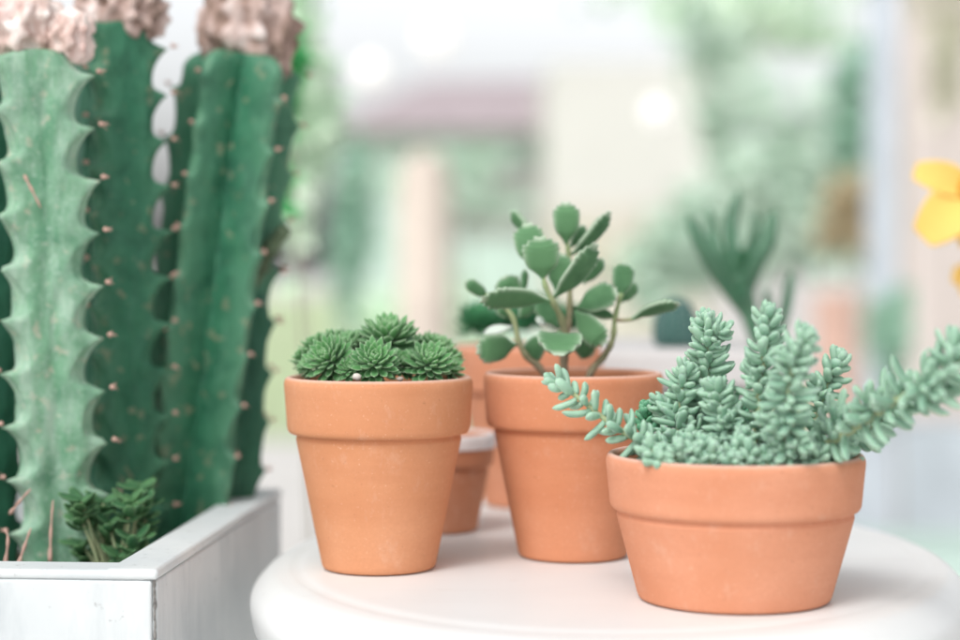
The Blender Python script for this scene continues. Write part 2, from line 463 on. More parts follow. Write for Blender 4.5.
# ------------------------------------------------------------------ plant with toothed velvety leaves
plantB = empty('bear_paw_succulent', (cB.x, cB.y, ZT + .073), 'branching succulent with thick velvety green leaves toothed at their tips', 'succulent')
mb = MB()
def stem(pts, r0, r1):
    q = catmull([P(x, y, D2 + d) for x, y, d in pts], 8)
    tube(mb, q, lambda t: r0 + (r1 - r0) * t + .00018 * math.sin(t * 40), 12)
stem([(563, 392, 0), (564, 360, 0), (565, 342, -.002), (562, 320, -.006), (553, 302, -.012), (545, 285, -.014), (542, 270, -.014)], .0022, .0010)
stem([(565, 345, 0), (569, 318, .003), (570, 285, .006), (569, 258, .004), (566, 238, .003)], .0017, .0009)
stem([(583, 390, .004), (592, 370, .004), (605, 355, .003), (613, 338, .002), (615, 318, .001), (621, 293, .001)], .0018, .0010)
stem([(552, 390, .004), (540, 368, .003), (527, 357, .002), (519, 342, .002), (513, 318, .004), (500, 303, .008), (484, 294, .012)], .0017, .0009)
stem([(615, 320, .001), (628, 320, .0), (640, 317, -.001)], .0009, .0008)
stem([(520, 344, .002), (512, 345, .0), (506, 346, -.001)], .0008, .0008)
stem([(565, 350, 0), (556, 340, -.004), (559, 332, -.008)], .0008, .0008)
mb.build('stem', M['bark'], plantB)
def sh_paw(t):
    a = .10 + .90 * math.sin(math.pi * min(1, t) * .86) ** .85 * min(1, .35 + t * 2.2)
    return a * (1 - max(0, (t - .74) / .275) ** 2.0)
cam_dir = Vector((0, -1, .05))
#  base, tip, width px, depth base, depth tip, roll of the broad face (deg), bend, pale
LV = [((566, 244), (566, 203), 27, .003, .000, 10, .05), ((570, 248), (585, 226), 14, .012, .014, 35, 0), ((571, 255), (611, 214), 19, .006, -.004, 50, .05),
      ((553, 298), (597, 246), 29, -.012, -.022, 48, .04), ((583, 284), (603, 259), 15, .010, .010, 30, 0), ((556, 292), (563, 254), 25, .004, .004, -15, 0),
      ((543, 279), (540, 238), 35, -.014, -.020, 0, .03), ((533, 268), (527, 224), 30, -.004, -.002, -12, .03), ((532, 236), (511, 212), 17, .008, .012, -55, 0),
      ((550, 301), (481, 297), 29, -.013, -.026, -48, -.04), ((489, 297), (466, 281), 14, .012, .010, -20, 0), ((515, 303), (504, 277), 26, .012, .010, 15, 0),
      ((523, 295), (525, 269), 8, .012, .012, 10, 0), ((516, 345), (478, 350), 28, -.001, -.012, -14, .03), ((545, 333), (528, 359), 22, .010, .014, 10, 0),
      ((575, 311), (604, 344), 25, .000, -.006, 15, .03), ((573, 336), (592, 355), 21, .012, .016, 0, 0), ((577, 308), (616, 291), 27, .002, -.004, -22, .03),
      ((620, 298), (624, 263), 23, .001, .004, 12, 0), ((632, 319), (679, 301), 19, -.001, -.012, 52, -.05), ((617, 318), (588, 309), 12, .006, .010, 20, 0),
      ((620, 303), (637, 284), 13, .012, .016, 25, 0), ((558, 327), (540, 300), 22, .008, .012, -10, 0), ((570, 305), (592, 322), 16, .016, .02, 0, 0),
      ((519, 318), (532, 302), 15, .012, .016, 20, 0), ((513, 318), (497, 306), 13, .010, .006, 15, 0), ((568, 275), (582, 262), 14, .012, .014, 20, 0)]
for (b, t, w, d0, d1, roll, bend) in LV:
    mb = MB()
    B_, T_ = P(*b, D2 + d0), P(*t, D2 + d1)
    ax = (T_ - B_).normalized()
    nrm = Matrix.Rotation(rad(roll), 3, ax) @ (cam_dir - ax * cam_dir.dot(ax))
    leaf(mb, B_, T_, nrm, W(w, D2), W(11, D2), sh_paw, 72, 28, bend, .05, teeth=11, r=R.random(), flat_top=.7, tooth_len=.12)
    mb.build('leaf', M['bear'], plantB)
# leaf reaching towards the viewer, its sides folded up
mb = MB(); leaf(mb, P(560, 333, D2 - .008), P(559, 353, D2 - .028), (0, -.75, .55), W(43, D2), W(13, D2), sh_paw, 60, 28, .04, .22, teeth=10, r=.9, tooth_len=.07)
mb.build('leaf', M['bear'], plantB)
for b, t, w in (((512, 326), (484, 333), 14), ((546, 326), (536, 318), 12)):
    mb = MB(); leaf(mb, P(*b, D2 + .006), P(*t, D2 + .004), (0, -.6, 1), W(w, D2), W(6, D2), sh_paw, 20, 14, .0, .1, r=.5)
    o = mb.build('leaf', M['bear_pale'], plantB); o['label'] = 'silvery white velvety leaf'

# ------------------------------------------------------------------ sedum in the low pot
def sh_bean(t): return (.55 + .45 * min(1, t * 2.6)) * (1 - max(0, (t - .70) / .315) ** 2.4) ** .55 if t < .999 else .12
plantC = empty('trailing_sedum', (cC.x, cC.y, ZT + .048), 'bushy blue-green sedum with bead-like leaves, two stems trailing over its pot', 'succulent')
def sedum(pts, L, w, step, seed, mat='sedum', ang=55, r0=.0011, tipfac=.75, out=1.0, dense_tip=True, lift=0, shoots=0):
    rn = random.Random(seed)
    q = catmull([P(x, y, D3 + d) for x, y, d in pts], 14)
    lens = [0]
    for a, b in zip(q, q[1:]): lens.append(lens[-1] + (b - a).length)
    T = lens[-1]
    mb = MB(); tube(mb, q, lambda t: r0 * (1 - .45 * t), 8)
    br = mb.build('branch', M['sedum_stem'], plantC)
    mb = MB(); s = step; i = 0; th = rn.random() * 6
    while s < T:
        f = s / T
        k = max(j for j in range(len(lens)) if lens[j] <= s); k = min(k, len(q) - 2)
        p = q[k].lerp(q[k+1], (s - lens[k]) / max(1e-9, lens[k+1] - lens[k]))
        d, sd, up = frame_at(q[k+1] - q[k], Vector((0.1, -1, .3)))
        th += 2.39996 + rn.uniform(-.35, .35)
        a = rad(ang * (1 - .38 * f ** 4) + rn.uniform(-20, 20))
        side = sd * math.cos(th) + up * math.sin(th)
        v = (d * math.cos(a) + side * math.sin(a)).normalized()
        if lift: v = (v + Vector((0, 0, lift))).normalized()
        Lk = L * rn.uniform(.58, 1.12) * (1 if f < .8 else 1 - (1 - tipfac) * (f - .8) * 5)
        b = p + side * r0 * .6
        leaf(mb, b, b + v * Lk, d * math.sin(a) - side * math.cos(a), w * rn.uniform(.78, 1.12), w * .78, sh_bean, 8, 9, -.05 + rn.uniform(-.04, .04), 0, flat_top=.8, r=max(0, min(1, .35 + .45 * f + rn.uniform(-.35, .35))))
        s += step * (1 - .45 * f if dense_tip else 1) * rn.uniform(.8, 1.2)
    if shoots:
        for j in range(shoots):
            f = rn.uniform(.12, .80); k = int(f * (len(q) - 2)); a = rn.random() * 6.28
            d, sd, up = frame_at(q[k+1] - q[k]); side = sd * math.cos(a) + up * math.sin(a)
            n0 = q[k]; n1 = n0 + (side * .8 + d * .6).normalized() * rn.uniform(.006, .012)
            tube(mb, [n0, n1], lambda t: .0007, 6)
            for z in range(13):
                ff = z / 12; a2 = z * 2.4; d2, s2, u2 = frame_at(n1 - n0); sv = s2 * math.cos(a2) + u2 * math.sin(a2)
                ph2 = rad(75 - 60 * ff ** 2); v = (d2 * math.cos(ph2) + sv * math.sin(ph2)).normalized(); b = n0.lerp(n1, .2 + .8 * ff)
                leaf(mb, b, b + v * L * rn.uniform(.45, .75), -sv, w * .8, w * .68, sh_bean, 8, 9, -.05, 0, r=rn.uniform(.3, 1))
    d = (q[-1] - q[-2]).normalized(); _, sd, up = frame_at(d)
    for j in range(6):
        a = j * 2.4; side = sd * math.cos(a) + up * math.sin(a); phi = rad(12 + 6 * j)
        v = (d * math.cos(phi) + side * math.sin(phi)).normalized()
        leaf(mb, q[-1] - d * .001, q[-1] + v * L * tipfac * rn.uniform(.6, .85), -side, w * .8, w * .65, sh_bean, 8, 9, 0, 0, r=rn.uniform(.5, 1))
    mb.build('leaves', M[mat], br)
mm = .001
sedum([(678, 462, -.006), (650, 447, -.006), (622, 431, -.006), (598, 414, -.004), (576, 396, -.002), (555, 383, .0)], 10.0*mm, 3.9*mm, 1.35*mm, 1, ang=72, lift=.18, dense_tip=False, out=1, r0=.0014)
sedum([(700, 470, .004), (702, 430, .010), (706, 385, .012), (708, 345, .012), (705, 322, .012)], 10.4*mm, 3.5*mm, .66*mm, 2, ang=80, shoots=4, r0=.0016)
sedum([(680, 470, .000), (678, 430, .004), (681, 398, .006), (686, 372, .006)], 10*mm, 3.4*mm, .68*mm, 3, ang=80, shoots=4)
sedum([(722, 470, -.008), (726, 440, -.010), (722, 412, -.010), (716, 388, -.008)], 9.4*mm, 3.4*mm, .7*mm, 4, ang=80, shoots=4)
sedum([(752, 470, -.006), (757, 430, -.008), (760, 390, -.010), (765, 350, -.012), (768, 314, -.012)], 9.2*mm, 3.7*mm, .95*mm, 5, ang=70, shoots=1, r0=.0016)
sedum([(786, 470, -.030), (788, 430, -.040), (789, 390, -.046), (795, 355, -.050), (806, 338, -.052)], 10*mm, 3.4*mm, .70*mm, 6, ang=80, shoots=4, r0=.0016)
sedum([(800, 470, .000), (812, 435, .002), (822, 400, .004), (832, 375, .004), (839, 358, .004)], 8.6*mm, 3.9*mm, 1.15*mm, 7, ang=74, shoots=1)
sedum([(780, 468, -.010), (822, 447, -.028), (862, 424, -.040), (900, 398, -.052), (935, 380, -.060), (968, 356, -.064), (990, 330, -.066)], 14.0*mm, 4.1*mm, 1.15*mm, 8, ang=80, shoots=4, r0=.0018, dense_tip=False)
sedum([(820, 468, .006), (840, 445, .002), (872, 426, -.010), (905, 404, -.018)], 9.5*mm, 3.7*mm, 1.1*mm, 18, ang=76)
sedum([(900, 400, -.050), (925, 396, -.052), (950, 388, -.052)], 9.5*mm, 3.6*mm, 1.2*mm, 28, ang=76)
sedum([(648, 452, .012), (648, 430, .018), (646, 408, .018)], 6.0*mm, 3.2*mm, .7*mm, 9, 'sedum_dark', ang=60)
sedum([(742, 470, .010), (738, 440, .012), (735, 410, .012)], 8*mm, 4*mm, .8*mm, 10, 'sedum_dark', ang=55)
rn = random.Random(3)
for i, (x, y, d) in enumerate([(652, 452, -.022), (656, 455, -.032), (660, 458, -.040), (676, 459, -.043), (694, 460, -.045), (712, 461, -.046), (730, 461, -.047), (748, 461, -.047), (766, 461, -.046),
                               (784, 460, -.044), (802, 459, -.040), (818, 458, -.034), (834, 457, -.026), (846, 455, -.014), (700, 455, -.030), (735, 455, -.030), (770, 455, -.028), (665, 452, -.020), (820, 452, -.010), (650, 452, -.008), (690, 450, -.010), (715, 450, 0), (780, 450, .005), (800, 450, -.02), (745, 447, -.02), (660, 455, .015), (690, 455, .03), (740, 455, .035), (790, 455, .03), (825, 455, .02)]):
    hh = rn.uniform(4, 20); d = max(d, -.034)
    sedum([(x, y + 14, d), (x + rn.uniform(-3, 3), y, d), (x + rn.uniform(-6, 6), y + 5 - hh, d + rn.uniform(-.002, .002))], 6.2*mm, 3.4*mm, .80*mm, 40 + i, 'sedum', ang=66)

# ------------------------------------------------------------------ dark green globes in the back pot
plantD = empty('globe_succulent', (cD.x, cD.y, ZT + .078), 'dark green rounded succulent globes in the blurred back pot', 'succulent')
for i, (px, py, rp, dd) in enumerate([(479, 327, 26, -.004), (540, 322, 28, .0), (510, 326, 22, .012), (568, 326, 22, .004), (590, 332, 14, -.01)]):
    rosette(P(px, py, D4 + dd), W(rp * 1.05, D4), (0.1, -.3, 1), 40, .42, .16, 50 + i, 95, M['jade'], plantD)

# ------------------------------------------------------------------ planter
Zp = P(157, 570, .71).z
A = P(157, 570, .708); B = P(280, 495, .965)
yaw = math.atan2(B.x - A.x, B.y - A.y)
Mz = Matrix.Rotation(-yaw, 3, 'Z')
PL, PD, PT = .42, .262, .0190
def pl(x, y, z=0): return Vector((A.x, A.y, 0)) + Mz @ Vector((x, y, 0)) + Vector((0, 0, z))
planter = empty('wooden_planter', pl(-PL / 2, PD / 2, 0), 'whitewashed worn wooden box planter with grimy corner joint, full of tall cacti', 'planter')
def board(name, x0, x1, y0, y1, z0, z1, mat, bev=.0012):
    mb = MB(); c = pl((x0 + x1) / 2, (y0 + y1) / 2, (z0 + z1) / 2)
    box(mb, c, x1 - x0, y1 - y0, z1 - z0, -yaw)
    return mb.build(name, mat, planter, False, bev)
ZR = Zp - .004
board('side_board', -PT, -.0003, .0016, PD, 0.001, ZR, M['planter'])
board('front_board', -PL, -.0022, 0, PT, 0.001, ZR, M['planter'])
board('side_board', -PL + .0005, -PL + PT, PT + .001, PD, 0.001, ZR, M['planter'])
board('back_board', -PL + PT + .001, -PT - .001, PD - PT, PD - .001, 0.001, ZR, M['planter'])
# capping strips of the rim
board('rim_strip', -PL, -PT * .2, -.0003, PT + .001, ZR + .0001, Zp, M['planter_edge'], .0016)
board('rim_strip', -PT - .001, .0003, -.0006 + PT * .0, PD + .001, ZR + .0003, Zp + .0006, M['planter_edge'], .0016)
board('rim_strip', -PL + .001, -PL + PT + .001, PT + .002, PD, ZR + .0001, Zp, M['planter_edge'], .0016)
board('rim_strip', -PL + PT + .002, -PT - .002, PD - PT - .001, PD, ZR + .0001, Zp, M['planter_edge'], .0016)
mb = MB()
for i in range(26):      # dirt packed into the corner joint
    z = ZR - .001 - i * .004
    ico(mb, pl(-.0012 + R.uniform(-.0003, .0003), .0010, z), (R.uniform(.0003, .0008), R.uniform(.0005, .0009), .0026), .5, wob=.5, freq=3)
mb.build('corner_dirt', M['grime'], planter)
mb = MB(); box(mb, pl(-PL / 2, PD / 2, Zp - .045), PL - 2 * PT - .002, PD - 2 * PT - .002, .03, -yaw)
mb.build('soil', M['soil'], planter, False)
ZS = Zp - .030

# ------------------------------------------------------------------ columnar cacti
def column(bx, by, tx, ty, D, Dt, Rw, core, yawd, pitchp, amp, mat, crest, label, seed, skew=.52, spn=True, tipround=False, bend=0, nr=3, name='columnar_cactus', pw=2.0, phase=0.0):
    base, top = P(bx, by, D), P(tx, ty, Dt)
    d = (top - base).normalized()
    base = base + d * ((ZS - .004 - base.z) / d.z)
    L = (top - base).length
    root = empty(name, base, label, 'cactus', 'tall columnar cacti in the whitewashed planter')
    tp = pitchp; per = 14; nv = int(L / tp * per); nb = 36
    mb = MB(); vs = []; es = []; tips = []
    s = Vector((1, 0, 0)); s = (s - d * s.dot(d)).normalized(); u = d.cross(s)
    seg = nb * nr
    ph = phase
    for j in range(nv + 1):
        h = L * j / nv
        for k in range(nr):
            hh = h / tp + ph + k * .31
            f = hh % 1
            g = f ** skew
            notch = math.sin(math.pi * g) ** .48
            lim = (Rw - amp * notch * (1 + .35 * noise.noise(Vector((math.floor(hh) * 1.7, k * 3, seed))))) * (1 + .05 * noise.noise(Vector((h * 30, k * 3, seed))))
            wr = Rw * (1 + .05 * noise.noise(Vector((h * 22, k * 5, seed + 4))))
            if not tipround:
                q_ = 1 - .34 * max(0, (h - (L - .009)) / .009) ** 2; wr *= q_; lim *= q_
            if tipround:
                q_ = max(.05, 1 - max(0, (h / L - .82) / .18) ** 2); wr *= q_; lim *= q_
            for i in range(nb):
                t = -1 + 2 * i / nb
                a = abs(t)
                rr = core + (wr - core) * (1 - a) ** pw
                if rr > lim: rr = lim + (rr - lim) * .06
                rr += .0007 * math.sin(hh * 6.28) * a * (1 - a) * 4
                rr += .0012 * noise.noise(Vector((t * 4 + k * 9, h * 60, seed)))
                ang = rad(yawd + 360 / nr * k + 180 / nr * math.copysign(a ** (1.85 if nr == 3 else 1.3), t))
                # keep the wing thin: pull points towards the rib axis
                ra = rad(yawd + 360 / nr * k)
                c = base + d * h + u * (bend * math.sin(math.pi * h / L))
                vs.append(c + s * math.cos(ang) * rr + u * math.sin(ang) * rr)
                es.append(max(0, 1 - a * 5) * .35 + .60 * (1 - a) ** 1.6)  # paler towards the ridge, painting in light that picks out the ribs
            if f < 1 / per * tp * 0 + (1.0 / per) and 0 < j < nv:
                ra = rad(yawd + 360 / nr * k)
                tips.append((base + d * h + (s * math.cos(ra) + u * math.sin(ra)) * (Rw - amp * .1), (s * math.cos(ra) + u * math.sin(ra))))
    for j in range(nv):
        for i in range(seg):
            k = (i + 1) % seg
            mb_f = (j*seg+i, j*seg+k, (j+1)*seg+k, (j+1)*seg+i)
            mb.f.append(mb_f)
    mb.v = [tuple(v) for v in vs]; mb.e = es; mb.r = [R.random() * .3 + .35] * len(vs)
    mb.f.append(tuple(nv * seg + i for i in range(seg)))
    mb.build('stem', mat, root)
    if spn:
        rn = random.Random(seed)
        for p, o in tips:
            mb = MB()
            ico(mb, p, (.0013, .0013, .0012), .5)
            for q in range(4):
                v = (o + Vector((rn.uniform(-.7, .7), rn.uniform(-.7, .7), rn.uniform(-.6, .6)))).normalized()
                tube(mb, [p, p + v * rn.uniform(.002, .004)], lambda t: .00028 * (1 - t) + .00008, 5)
            mb.build('spine_cluster', M['spine'], root)
    if crest:
        cm, cr = crest[0], crest[1:]
        mb = MB()
        for (x, y, rx, rz) in cr:
            q = P(x, y, Dt)
            seg2, rg = 64, 30
            vs = []; 
            for jj in range(rg + 1):
                phv = math.pi * jj / rg - math.pi / 2
                for i in range(seg2):
                    a = 2 * math.pi * i / seg2
                    dv = Vector((math.cos(a) * math.cos(phv), math.sin(a) * math.cos(phv), math.sin(phv)))
                    kk = 1 + .34 * noise.noise(dv * 2.8 + q * 9) + .13 * math.sin(a * 9 + 3 * noise.noise(dv * 2 + q * 5)) * math.cos(phv) + .08 * noise.noise(dv * 9)
                    vs.append(q + Vector((dv.x * W(rx, Dt), dv.y * W(rx * .75, Dt), dv.z * W(rz, Dt))) * kk)
            mb.add(vs, [(jj*seg2+i, jj*seg2+(i+1) % seg2, (jj+1)*seg2+(i+1) % seg2, (jj+1)*seg2+i) for jj in range(rg) for i in range(seg2)])
        mb.build('crest', M[cm], root)
    return root

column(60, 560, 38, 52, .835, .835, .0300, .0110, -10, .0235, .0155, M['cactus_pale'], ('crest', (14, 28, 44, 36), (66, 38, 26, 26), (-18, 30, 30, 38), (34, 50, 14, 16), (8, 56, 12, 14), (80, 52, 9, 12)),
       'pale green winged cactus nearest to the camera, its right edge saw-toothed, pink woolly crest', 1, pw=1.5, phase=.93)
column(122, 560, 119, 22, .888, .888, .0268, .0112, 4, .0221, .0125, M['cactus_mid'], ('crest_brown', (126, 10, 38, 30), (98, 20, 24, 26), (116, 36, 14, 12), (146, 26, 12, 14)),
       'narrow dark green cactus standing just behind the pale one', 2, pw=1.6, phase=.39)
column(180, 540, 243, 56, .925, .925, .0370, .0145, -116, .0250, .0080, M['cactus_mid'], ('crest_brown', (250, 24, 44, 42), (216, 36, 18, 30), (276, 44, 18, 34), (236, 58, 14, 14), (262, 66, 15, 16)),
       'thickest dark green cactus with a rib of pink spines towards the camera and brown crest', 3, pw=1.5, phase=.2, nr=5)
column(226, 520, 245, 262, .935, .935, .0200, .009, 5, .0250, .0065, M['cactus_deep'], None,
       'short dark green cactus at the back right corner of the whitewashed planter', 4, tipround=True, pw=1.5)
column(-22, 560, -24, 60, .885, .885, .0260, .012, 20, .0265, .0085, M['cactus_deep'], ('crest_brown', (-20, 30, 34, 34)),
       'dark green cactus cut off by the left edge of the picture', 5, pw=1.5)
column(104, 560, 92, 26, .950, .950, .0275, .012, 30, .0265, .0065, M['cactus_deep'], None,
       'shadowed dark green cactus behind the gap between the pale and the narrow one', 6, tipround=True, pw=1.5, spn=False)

# brownish side arm of the short cactus
arm = MB(); q = catmull([P(245, 290, .935), P(258, 265, .93), P(272, 246, .925), P(286, 228, .92)], 8)
tube(arm, q, lambda t: .0068 * (1 - .55 * t) * (1 + .12 * math.sin(t * 22)), 14)
arm_root = [o for o in bpy.data.objects if o.get('label', '').startswith('short dark green')][0]
arm.build('side_arm', plain('arm_green', (.13, .18, .11), .8, .2, .35, 80), arm_root)

# small leafy plants at the foot of the cacti
def sh_obo(t): return math.sin(math.pi * min(1, .1 + t * .82)) ** .8
def small_leafy(px, py, D, n, sp, L, label, seed):
    rn = random.Random(seed); c = P(px, py, D)
    root = empty('leafy_succulent', (c.x, c.y, ZS), label, 'plant', 'small leafy plants at the foot of the cacti')
    st = MB(); lv = MB()
    for i in range(n):
        b = Vector((c.x + rn.uniform(-.006, .006), c.y + rn.uniform(-.006, .006), ZS - .002))
        t = c + Vector((rn.uniform(-sp, sp), rn.uniform(-.012, .012), rn.uniform(-.022, .018)))
        tube(st, catmull([b, (b + t) / 2 + Vector((0, 0, .004)), t], 5), lambda q: .0007, 6)
        for k in range(9):
            a = k * 2.4; v = Vector((math.cos(a), math.sin(a), rn.uniform(.1, .9))).normalized()
            o = t - Vector((0, 0, .002 * (k % 4)))
            leaf(lv, o, o + v * L * rn.uniform(.7, 1.1), Vector((0, -.3, 1)), L * .62, L * .2, sh_obo, 8, 8, -.05, .1)
    st.build('stems', M['sedum_stem'], root); lv.build('leaves', M['herb'], root)
small_leafy(116, 526, .812, 18, .017, .0095, 'small round-leaved green plant at the right foot of the pale cactus', 5)
small_leafy(146, 545, .830, 7, .008, .0085, 'tiny leafy sprig just inside the planter corner', 6)
# dry pink stalks at the foot of the pale cactus
stalks = []
for pts in ([(50, 562, .800), (51, 530, .802), (53, 500, .806)], [(10, 514, .802), (20, 501, .800), (31, 489, .802)], [(18, 566, .79), (25, 545, .792), (31, 528, .794)], [(5, 566, .79), (8, 540, .79), (5, 528, .792)], [(24, 175, .821), (32, 190, .821), (41, 208, .821)]):
    mb = MB(); stalks.append(mb); tube(mb, catmull([P(*p) for p in pts], 6), lambda t: .0008 * (1 - .6 * t) * (1 + .35 * math.sin(t * 17)), 8)
cr = [o for o in bpy.data.objects if o.get('label', '').startswith('pale green winged')][0]
for mb in stalks: mb.build('dry_stalk', M['spine'], cr)

# ------------------------------------------------------------------ pale shelf behind, with its plants
DS = 1.07
sl, sr = P(575, 348, DS), P(768, 348, DS)
zsh = P(600, 349, DS).z
shelf = empty('white_plinth', ((sl.x + sr.x) / 2, DS + .09, 0), 'pale grey rectangular plinth behind the table carrying two dark plants', 'plinth')
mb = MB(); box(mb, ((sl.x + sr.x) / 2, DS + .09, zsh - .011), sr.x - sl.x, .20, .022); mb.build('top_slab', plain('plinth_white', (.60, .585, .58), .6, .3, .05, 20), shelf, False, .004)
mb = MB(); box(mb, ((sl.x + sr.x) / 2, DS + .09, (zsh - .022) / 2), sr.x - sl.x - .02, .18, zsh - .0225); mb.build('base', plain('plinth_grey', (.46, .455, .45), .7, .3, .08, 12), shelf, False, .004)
# ribbed dark cactus
c = P(676, 340, DS + .03); c.z = zsh + .0004
dk = empty('ribbed_cactus', c, 'small blurred blue-black ribbed cactus on the pale plinth', 'cactus')
mb = MB(); vs = []; seg = 60; rg = 18; hh = W(50, DS); r0 = W(22, DS)
for j in range(rg + 1):
    t = j / rg; rr = r0 * math.sqrt(max(0, 1 - max(0, (t - .25) / .75) ** 2)) * (.85 + .15 * min(1, t * 5))
    for i in range(seg):
        a = 2 * math.pi * i / seg
        k = 1 + .10 * math.cos(a * 12)
        vs.append(c + Vector((rr * k * math.cos(a), rr * k * math.sin(a), hh * t)))
mb.add(vs, [(j*seg+i, j*seg+(i+1) % seg, (j+1)*seg+(i+1) % seg, (j+1)*seg+i) for j in range(rg) for i in range(seg)]); mb.build('stem', M['teal'], dk)
mb = MB()
for k in range(12):
    for j in range(1, 8):
        t = j / 8; a = 2 * math.pi * k / 12; rr = r0 * 1.08 * math.sqrt(max(0, 1 - max(0, (t - .25) / .75) ** 2))
        ico(mb, c + Vector((rr * math.cos(a), rr * math.sin(a), hh * t)), (.0008, .0008, .0008), .5, 6, 4)
mb.build('spines', plain('spine_grey', (.35, .4, .4)), dk)
# finger plant
fp_c = P(752, 340, DS + .02); fp_c.z = zsh + .0004
fp = empty('finger_succulent', fp_c, 'blurred dark green plant with upright finger-like leaves behind the sedum', 'succulent')
mb = MB(); DF = DS + .02
q = catmull([P(757, 348, DF), P(752, 325, DF), P(745, 300, DF), P(738, 275, DF)], 6)
tube(mb, q, lambda t: W(5 + 9 * t, DF), 12); mb.build('stem', M['finger'], fp)
def finger(pts, w):
    mb = MB(); q = catmull([P(x, y, DF + d) for x, y, d in pts], 8)
    tube(mb, q, lambda t: W(w, DF) * .45 * (.75 + .5 * math.sin(math.pi * t)) * (1 - max(0, (t - .85) / .16) ** 2 * .8), 12, R.random())
    mb.build('leaf', M['finger'], fp)
finger([(748, 318, 0), (722, 280, -.01), (703, 248, -.02), (688, 216, -.02)], 15)
finger([(740, 285, 0), (720, 255, 0), (712, 235, .01), (709, 206, .01)], 11)
finger([(740, 285, 0), (733, 250, 0), (731, 225, .01), (739, 190, .01)], 13)
finger([(745, 300, 0), (756, 265, .0), (768, 240, .0), (774, 210, .0)], 17)
finger([(742, 285, .01), (748, 255, .02), (754, 235, .02), (757, 212, .02)], 11)
finger([(775, 345, .01), (783, 318, .01), (788, 295, .01), (791, 272, .01)], 11)
finger([(765, 340, 0), (768, 318, .0), (768, 305, .0), (766, 290, .0)], 10)
finger([(742, 300, -.01), (745, 280, -.01), (760, 255, -.02), (766, 235, -.02)], 12)
mb = MB(); ico(mb, P(734, 262, DF + .01), (W(17, DF), W(12, DF), W(15, DF)), .3, 20, 12, .3, 3); mb.build('leaf_cup', M['jade'], fp)

# ------------------------------------------------------------------ yellow flowers at the right edge
def flower(px, py, D, petals, label, ground_px):
    c = P(px, py, D)
    root = empty('yellow_flower', c, label, 'flower')
    for (tx, ty, w, dd) in petals:
        mb = MB(); leaf(mb, c, P(tx, ty, D + dd), (0, -1, .2), W(w, D), .002, lambda t: math.sin(math.pi * min(1, .10 + t * .80)) ** .6, 18, 12, .06, .12, r=.5)
        mb.build('petal', M['petal'], root)
    mb = MB(); ico(mb, c + Vector((0, -.004, 0)), (W(16, D), .006, W(16, D)), .5, 20, 12, .15, 9); mb.build('centre', M['petal_core'], root)
    mb = MB(); tube(mb, catmull([c + Vector((0, .004, 0)), P(ground_px, py + 120, D + .03), Vector((P(ground_px + 20, 500, D).x, D + .04, .004))], 12), lambda t: .0022, 8); mb.build('stem', M['finger'], root)
flower(972, 190, 1.0, [(916, 170, 34, -.006), (924, 236, 52, -.012), (1000, 128, 36, 0), (1022, 165, 36, 0), (1020, 215, 36, 0), (972, 248, 40, -.005)], 'large yellow flower cut off by the right edge of the picture', 1010)
flower(990, 282, 1.03, [(953, 274, 30, 0), (962, 292, 26, -.005), (990, 235, 34, 0), (1030, 282, 34, 0), (995, 325, 34, 0)], 'amber flower petal just showing under the larger yellow flower', 1030)

# ------------------------------------------------------------------ far background, its haze painted in as paler, greyer colours
def leafcloud(mb, c, rr, n, size, seed, clump=.5):
    rn = random.Random(seed); c = Vector(c)
    cl = [Vector((rn.gauss(0, .45), rn.gauss(0, .45), rn.gauss(0, .45))) for _ in range(14)]
    for i in range(n):
        q = rn.choice(cl) + Vector((rn.gauss(0, .2), rn.gauss(0, .2), rn.gauss(0, .2)))
        p = c + Vector((q.x * rr[0], q.y * rr[1], q.z * rr[2]))
        a = Vector((rn.gauss(0, 1), rn.gauss(0, 1), rn.gauss(0, 1))).normalized(); b = a.orthogonal().normalized()
        s = size * rn.uniform(.6, 1.3)
        mb.add([p - a*s, p - b*s*.45 + a*s*.1, p + a*s, p + b*s*.45 + a*s*.1], [(0, 1, 2, 3)], None, rn.random())
def fm(name, lo, hi):
    m = N(name, .6, .3); m.base(m.mix(m.attr('r'), lo, hi)); return m.m
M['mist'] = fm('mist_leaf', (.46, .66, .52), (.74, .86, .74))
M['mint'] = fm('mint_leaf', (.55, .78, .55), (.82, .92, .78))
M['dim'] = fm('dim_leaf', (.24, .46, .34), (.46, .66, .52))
M['cream'] = fm('cream_blossom', (.60, .62, .46), (.82, .78, .66))
M['vivid'] = fm('vivid_leaf', (.03, .34, .10), (.22, .62, .26))
M['tan'] = fm('tan_leaf', (.50, .42, .26), (.66, .56, .38))
M['trunk'] = plain('trunk', (.30, .27, .22), .9)
def shrub(px, py, D, rxp, rzp, mat, label, seed, n=1500, name='leafy_shrub', cat='shrub', size=None, group=None):
    c = P(px, py, D); root = empty(name, (c.x, c.y, 0), label, cat, group)
    mb = MB(); leafcloud(mb, c, (W(rxp, D), W(rxp, D), W(rzp, D)), n, size or W(14, D), seed); mb.build('crown', M[mat], root, False)
    mb = MB(); tube(mb, catmull([(c.x, c.y, .0), (c.x + .02, c.y, c.z * .5), tuple(c)], 8), lambda t: W(2.2, D) * (1 - .5 * t), 10); mb.build('trunk', M['trunk'], root)
shrub(292, 110, 1.9, 40, 130, 'mint', 'pale mint leafy shrub blurred right beside the cacti', 1, 1500, size=.022)
shrub(288, 70, 1.25, 12, 70, 'vivid', 'vivid green twigs peeping out beside the brown cactus crest', 2, 260, size=.011)
shrub(352, 210, 4.2, 18, 90, 'dim', 'slender dim green shrub left of the cream post', 3, 700)
shrub(780, 170, 6.5, 80, 85, 'mist', 'wide misty green tree behind the finger-leaved plant', 4, 800, 'young_tree', 'tree')
shrub(760, 10, 9.0, 120, 40, 'mint', 'high pale canopy of a tree reaching over the white house', 14, 450, 'young_tree', 'tree')
